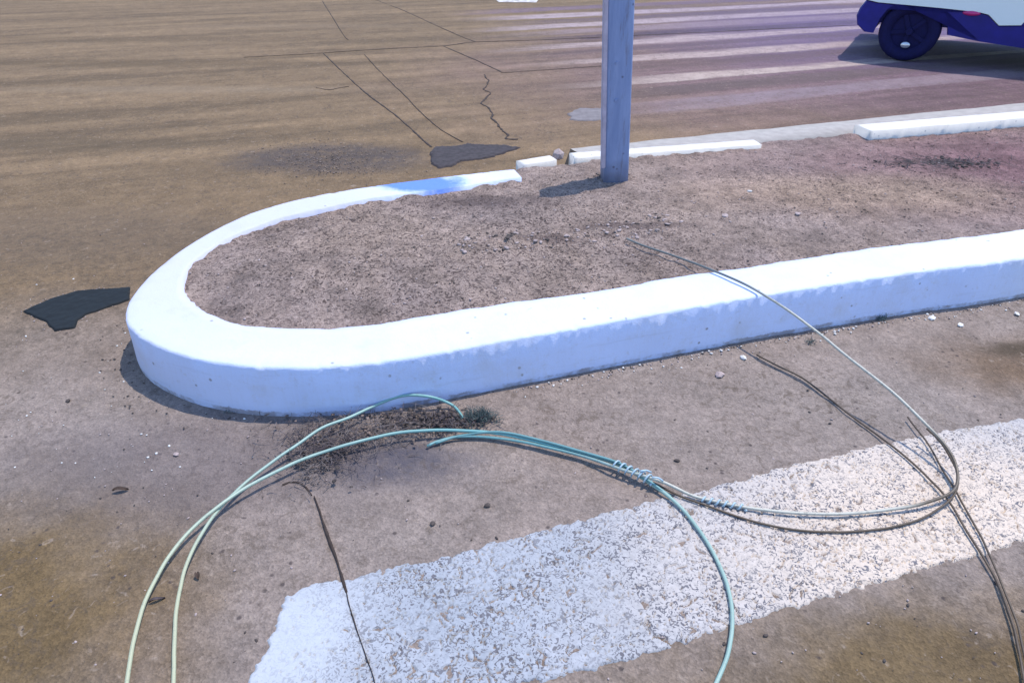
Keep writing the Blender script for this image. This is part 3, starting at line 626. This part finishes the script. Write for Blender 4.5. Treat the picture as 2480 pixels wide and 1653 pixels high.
# tape ties where the cables are bound together
def tie(a, b, z, r, turns, name, label):
    A, B = at(*a, z), at(*b, z); d = B - A; L = np.linalg.norm(d); d /= L; u1 = np.cross(d, [0, 0, 1.]); u1 /= np.linalg.norm(u1); u2 = np.cross(u1, d)
    t = np.linspace(0, 1, turns * 10); P = A + np.outer(t * L, d) + (np.outer(np.cos(t * turns * 6.283), u1) + np.outer(np.sin(t * turns * 6.283), u2)) * r
    o = tube(name, P, .0028, M_TAPE, None, 5, .006); return tag(o, label, 'tape')
tie((1412, 1066), (1500, 1104), .026, .0145, 6, 'tape_tie', 'white tape wound round the bundle of teal cables')
tie((1612, 1146), (1715, 1166), .012, .008, 6, 'tape_tie', 'thin white tape wound on the cable over the marking')
for k_, (x, y) in enumerate(((1470, 1082), (1497, 1096))):
    p = at(x, y, .045); q_ = at(x + 26, y + 2 + 6 * k_, .035)
    o = tube('tape_end', np.array([p, (p + q_) / 2 + [0, 0, .006], q_]), .003, M_TAPE, None, 5, .006)
    tag(o, ('loose tape end sticking up at the middle of the binding', 'loose tape end at the lower right of the binding')[k_], 'tape')

# ------------------------------------------------------------------ stones, chips, leaves
def rock_bm(bm, p, s, flat=.6, seed=None):
    g = bmesh.ops.create_icosphere(bm, subdivisions=1, radius=1)
    m = Matrix.Translation(p) @ Matrix.Rotation(random.uniform(0, 6.3), 4, 'Z') @ Matrix.Rotation(random.uniform(-.3, .3), 4, 'X')
    for v in g['verts']:
        q = v.co * random.uniform(.72, 1.2); v.co = m @ Vector((q.x * s * 1.25, q.y * s, q.z * s * flat))
def one_rock(name, x, y, s, z, mat, label, cat, flat=.55):
    p = at(x, y, z); bm = bmesh.new(); rock_bm(bm, (0, 0, s * flat * .5), s, flat); o = bmo(name, bm, mat, None, False, tuple(p)); tag(o, label, cat); return o
one_rock('stone_chunk', 1283, 362, .036, KH - .04, M_STONE, 'tan stone chunk lying between the two white kerb pieces left of the post', 'stone', .9)
one_rock('stone', 1652, 862, .02, 0, M_STONE, 'largest pinkish flat stone on the ground in front of the kerb', 'stone', .4)
one_rock('stone', 1707, 822, .011, 0, M_WSTONE, 'round white stone close to the kerb foot above the flat stone', 'stone')
one_rock('stone', 2140, 732, .016, 0, M_WSTONE, 'pale stone pressed to the kerb foot at the right', 'stone', .5)
one_rock('stone', 2205, 748, .012, 0, M_WSTONE, 'small white stone below the pale one at the right kerb foot', 'stone', .5)
one_rock('stone', 2336, 722, .012, 0, M_WSTONE, 'white stone nearest the right edge in front of the kerb', 'stone', .5)
one_rock('stone', 1120, 1160, .0095, 0, M_DSTONE, 'dark round stone on bare ground above the middle of the white marking', 'stone', .5)
one_rock('stone', 994, 1202, .0085, 0, M_DSTONE, 'small dark stone left of the round one above the marking', 'stone', .5)
one_rock('stone', 1555, 1058, .008, 0, M_DSTONE, 'small dark stone just behind the taped cable bundle', 'stone', .5)
one_rock('stone', 405, 1043, .009, 0, M_STONE, 'pale stone on the ground left of the cables below the kerb nose', 'stone', .5)
one_rock('stone', 157, 920, .009, 0, M_DSTONE, 'dark stone on the open ground below the black patch', 'stone', .5)
one_rock('stone', 1722, 440, .014, KH - .01, M_WSTONE, 'flat white stone on the island soil right of the post', 'stone', .4)
one_rock('stone', 1832, 492, .014, KH - .01, M_STONE, 'pale stone in the middle of the bare soil right of the post', 'stone', .5)
one_rock('stone', 1665, 497, .016, KH - .01, M_STONE, 'low pinkish stone on the soil nearest the right of the crumbled ridge', 'stone', .5)
def leaf(x, y, L, W, rot, z, label, mat=M_LEAF):
    p = at(x, y, z); V = []; Fc = []; n = 7
    for i in range(n):
        t = i / (n - 1); wd = W * math.sin(math.pi * min(.97, max(.05, t))) ** .7
        for k in (-1, 0, 1): V.append(((t - .5) * L, k * wd, .004 + .006 * abs(k) + .004 * math.sin(t * 5)))
    for i in range(n - 1):
        for k in range(2): Fc.append((i * 3 + k, i * 3 + k + 1, i * 3 + k + 4, i * 3 + k + 3))
    o = mesh('dead_leaf', V, Fc, mat, None, True, tuple(p)); o.rotation_euler = (0, 0, rot); tag(o, label, 'leaf'); return o
leaf(278, 1127, .042, .007, R(12), 0, 'dark curled leaf on the ground at the left')
leaf(362, 1380, .036, .004, R(25), 0, 'thin leaf between the two cables at the bottom left', M_TWIG)
leaf(455, 1325, .02, .006, R(-60), 0, 'small dark leaf right of the lower cables')

def scatter(name, mat, n, fn, smin, smax, flat=.6, label=None):
    base = bmesh.new(); bmesh.ops.create_icosphere(base, subdivisions=1, radius=1)
    bv = np.array([v.co[:] for v in base.verts]); bf = np.array([[v.index for v in f.verts] for f in base.faces]); base.free()
    V = []; Fc = []; o = 0
    for _ in range(n):
        r = fn()
        if r is None: continue
        x, y, z = r; s = smin + (smax - smin) * random.random() ** 2.5; a_ = random.uniform(0, 6.28); ca, sa = math.cos(a_), math.sin(a_)
        q = bv * rng.uniform(.7, 1.25, (len(bv), 1)) * [s * random.uniform(1, 1.7), s, s * flat]
        q = np.stack([q[:, 0] * ca - q[:, 1] * sa + x, q[:, 0] * sa + q[:, 1] * ca + y, q[:, 2] + z], 1); V.append(q); Fc.append(bf + o); o += len(bv)
    V = np.vstack(V); Fc = np.vstack(Fc); me = bpy.data.meshes.new(name); me.vertices.add(len(V)); me.vertices.foreach_set('co', V.ravel())
    me.loops.add(len(Fc) * 3); me.loops.foreach_set('vertex_index', Fc.ravel().astype(np.int32)); me.polygons.add(len(Fc)); me.polygons.foreach_set('loop_start', np.arange(len(Fc), dtype=np.int32) * 3)
    me.update(calc_edges=True); me.materials.append(mat); ob = bpy.data.objects.new(name, me); C.objects.link(ob); tag(ob, label, None, kind='stuff'); return ob
def on_ground(x0, x1, y0, y1):
    def f():
        p = at(random.uniform(x0, x1), random.uniform(y0, y1)); return p[0], p[1], .0
    return f
EB = Ed - INW * .03
def kerb_foot(spread):
    def f():
        i = random.randrange(400, NS - 1); d = abs(random.gauss(0, spread)) + .003; p = EB[i] - INW[i] * d; return p[0], p[1], .001
    return f
soil_pts = np.argwhere((sdist > .06))
def on_soil(lim=None, dens=None):
    def f():
        for _ in range(20):
            r, c = soil_pts[random.randrange(len(soil_pts))]
            if IX[r, c] > 4.2: continue
            if dens is None or random.random() < dens(r, c): return IX[r, c] + random.uniform(-.006, .006), IY[r, c] + random.uniform(-.006, .006), IZ[r, c] + .002
        return None
    return f
scatter('gravel', M_STONE, 700, on_ground(-150, 2500, 430, 1560), .001, .0036)
scatter('gravel', M_DSTONE, 380, on_ground(-150, 2500, 430, 1560), .001, .0048, .4)
scatter('gravel', M_WSTONE, 130, on_ground(-150, 700, 640, 1100), .001, .0045)
scatter('gravel', M_WSTONE, 330, kerb_foot(.022), .001, .0055); scatter('gravel', M_DSTONE, 420, kerb_foot(.006), .0015, .004, .5); scatter('gravel', M_STONE, 450, kerb_foot(.03), .001, .0045)
scatter('soil_crumbs', M_SOIL, 4000, on_soil(), .0015, .006, .4)
scatter('soil_crumbs', M_STONE, 900, on_soil(), .0015, .006, .4)
scatter('soil_crumbs', M_DSTONE, 500, on_soil(), .0015, .005, .4)
scatter('soil_crumbs', M_STONE, 500, on_soil(dens=lambda r, c: float(rd[r, c] < .09)), .003, .013, .3)
scatter('soil_crumbs', M_DSTONE, 160, on_soil(dens=lambda r, c: float(rd[r, c] < .10)), .003, .012, .3)
def grit():
    p = at(random.gauss(745, 90), random.gauss(368, 20)); return p[0], p[1], .002
scatter('grit', M_DSTONE, 600, grit, .001, .0045, .35); scatter('grit', M_SOIL, 500, grit, .002, .006, .4)
def by_kerb_far():
    i = random.randrange(8, 390); p = Ed[i] - INW[i] * (abs(random.gauss(0, .08)) + .03); return p[0], p[1], .002
scatter('grit', M_DSTONE, 400, by_kerb_far, .001, .004, .4)

# ------------------------------------------------------------------ straw, twigs, weeds
def blades(name, mat, n, fn, lmin, lmax, w, up=.25, kind='stuff', label=None, curl=.3, loc=None):
    V = []; Fc = []
    for _ in range(n):
        r = fn()
        if r is None: continue
        x, y, z = r; L = random.uniform(lmin, lmax); a_ = random.uniform(0, 6.283); el = abs(random.gauss(0, up)); ww = w * random.uniform(.6, 1.4); b = len(V); c_ = random.uniform(-curl, curl)
        px, py, pz = x, y, z; m = 4
        for k in range(m + 1):
            nx, ny = -math.sin(a_), math.cos(a_); wk = ww * (1 - .7 * k / m)
            V += [(px + nx * wk, py + ny * wk, pz), (px - nx * wk, py - ny * wk, pz + wk * .4), (px, py, pz + wk * 1.1)]
            px += math.cos(a_) * math.cos(el) * L / m; py += math.sin(a_) * math.cos(el) * L / m; pz += math.sin(el) * L / m; a_ += c_; el -= .08
        for k in range(m):
            for i, j in ((0, 1), (1, 2), (2, 0)): Fc.append((b + k * 3 + i, b + k * 3 + j, b + k * 3 + 3 + j, b + k * 3 + 3 + i))
    if loc is not None: V = [(p[0] - loc[0], p[1] - loc[1], p[2] - loc[2]) for p in V]
    o = mesh(name, V, Fc, mat, None, False, loc)
    if kind: o['kind'] = kind
    if label: o['label'] = label
    return o
def clump(cx, cy, sx, sy, z=.004, h=.02):
    def f():
        p = at(random.gauss(cx, sx), random.gauss(cy, sy)); 
        d = (Ed[560:, 0] - p[0]) ** 2 + (Ed[560:, 1] - p[1]) ** 2; i = 560 + int(np.argmin(d))
        if (p[:2] - Ed[i]) @ INW[i] > -.03: return None
        return p[0], p[1], z + random.random() ** 2 * h
    return f
blades('dry_grass', M_STRAW, 420, clump(850, 990, 95, 22), .02, .07, .0011, .2)
blades('dry_grass', M_TWIG, 420, clump(760, 1030, 55, 32), .015, .06, .0012, .25)
blades('dry_grass', M_STRAW, 150, clump(720, 1070, 35, 30), .01, .045, .0012, .3)
blades('dry_grass', M_TWIG, 260, clump(1000, 972, 60, 14), .01, .05, .0016, .3)
scatter('leaf_litter', M_DSTONE, 220, clump(1000, 968, 55, 12), .003, .010, .4)
scatter('leaf_litter', M_SOIL, 160, clump(850, 985, 90, 20), .002, .007, .4)
scatter('leaf_litter', M_DSTONE, 120, clump(740, 1045, 40, 30), .002, .008, .4)
blades('soil_straw', M_STRAW, 700, on_soil(), .01, .05, .0008, .15); blades('soil_straw', M_TWIG, 500, on_soil(), .01, .05, .0009, .15)
def weed(x, y, n, h, spread, label, z=0):
    p = at(x, y, z)
    def f(): return p[0] + random.gauss(0, spread), p[1] + random.gauss(0, spread * .5), z + .001
    o = blades('weed', M_WEED, n, f, h * .5, h, .0016, .9, None, None, .5, tuple(p)); tag(o, label, 'weed'); return o
weed(1098, 962, 260, .05, .024, 'bushy grey green weed at the kerb foot above the teal cables')
weed(532, 938, 45, .03, .012, 'small green weed under the left curve of the kerb')
weed(2022, 732, 40, .035, .012, 'small weed at the kerb foot right of the cable')
weed(2150, 704, 40, .035, .012, 'sprout at the kerb foot between the pale stone and the right edge')
weed(1862, 786, 26, .025, .010, 'tiny weed at the kerb foot beside the arching cable')

def right_debris():
    p = at(random.gauss(2170, 60), random.gauss(372, 5), KH); return p[0], p[1], KH - .004
blades('dead_stalks', M_TWIG, 160, right_debris, .03, .14, .0022, .12); scatter('soil_crumbs', M_DSTONE, 160, right_debris, .003, .012, .45)

TP = ats([(48, 716), (110, 688), (175, 668), (240, 662), (290, 668), (262, 702), (200, 724), (176, 756), (122, 764), (104, 742), (48, 716)])[:, :2]
def patch_rim():
    i = random.randrange(len(TP) - 1); t = random.random(); p = TP[i] * (1 - t) + TP[i + 1] * t; return p[0] + random.gauss(0, .012), p[1] + random.gauss(0, .012), .001
scatter('gravel', M_STONE, 70, patch_rim, .0015, .004, .5)
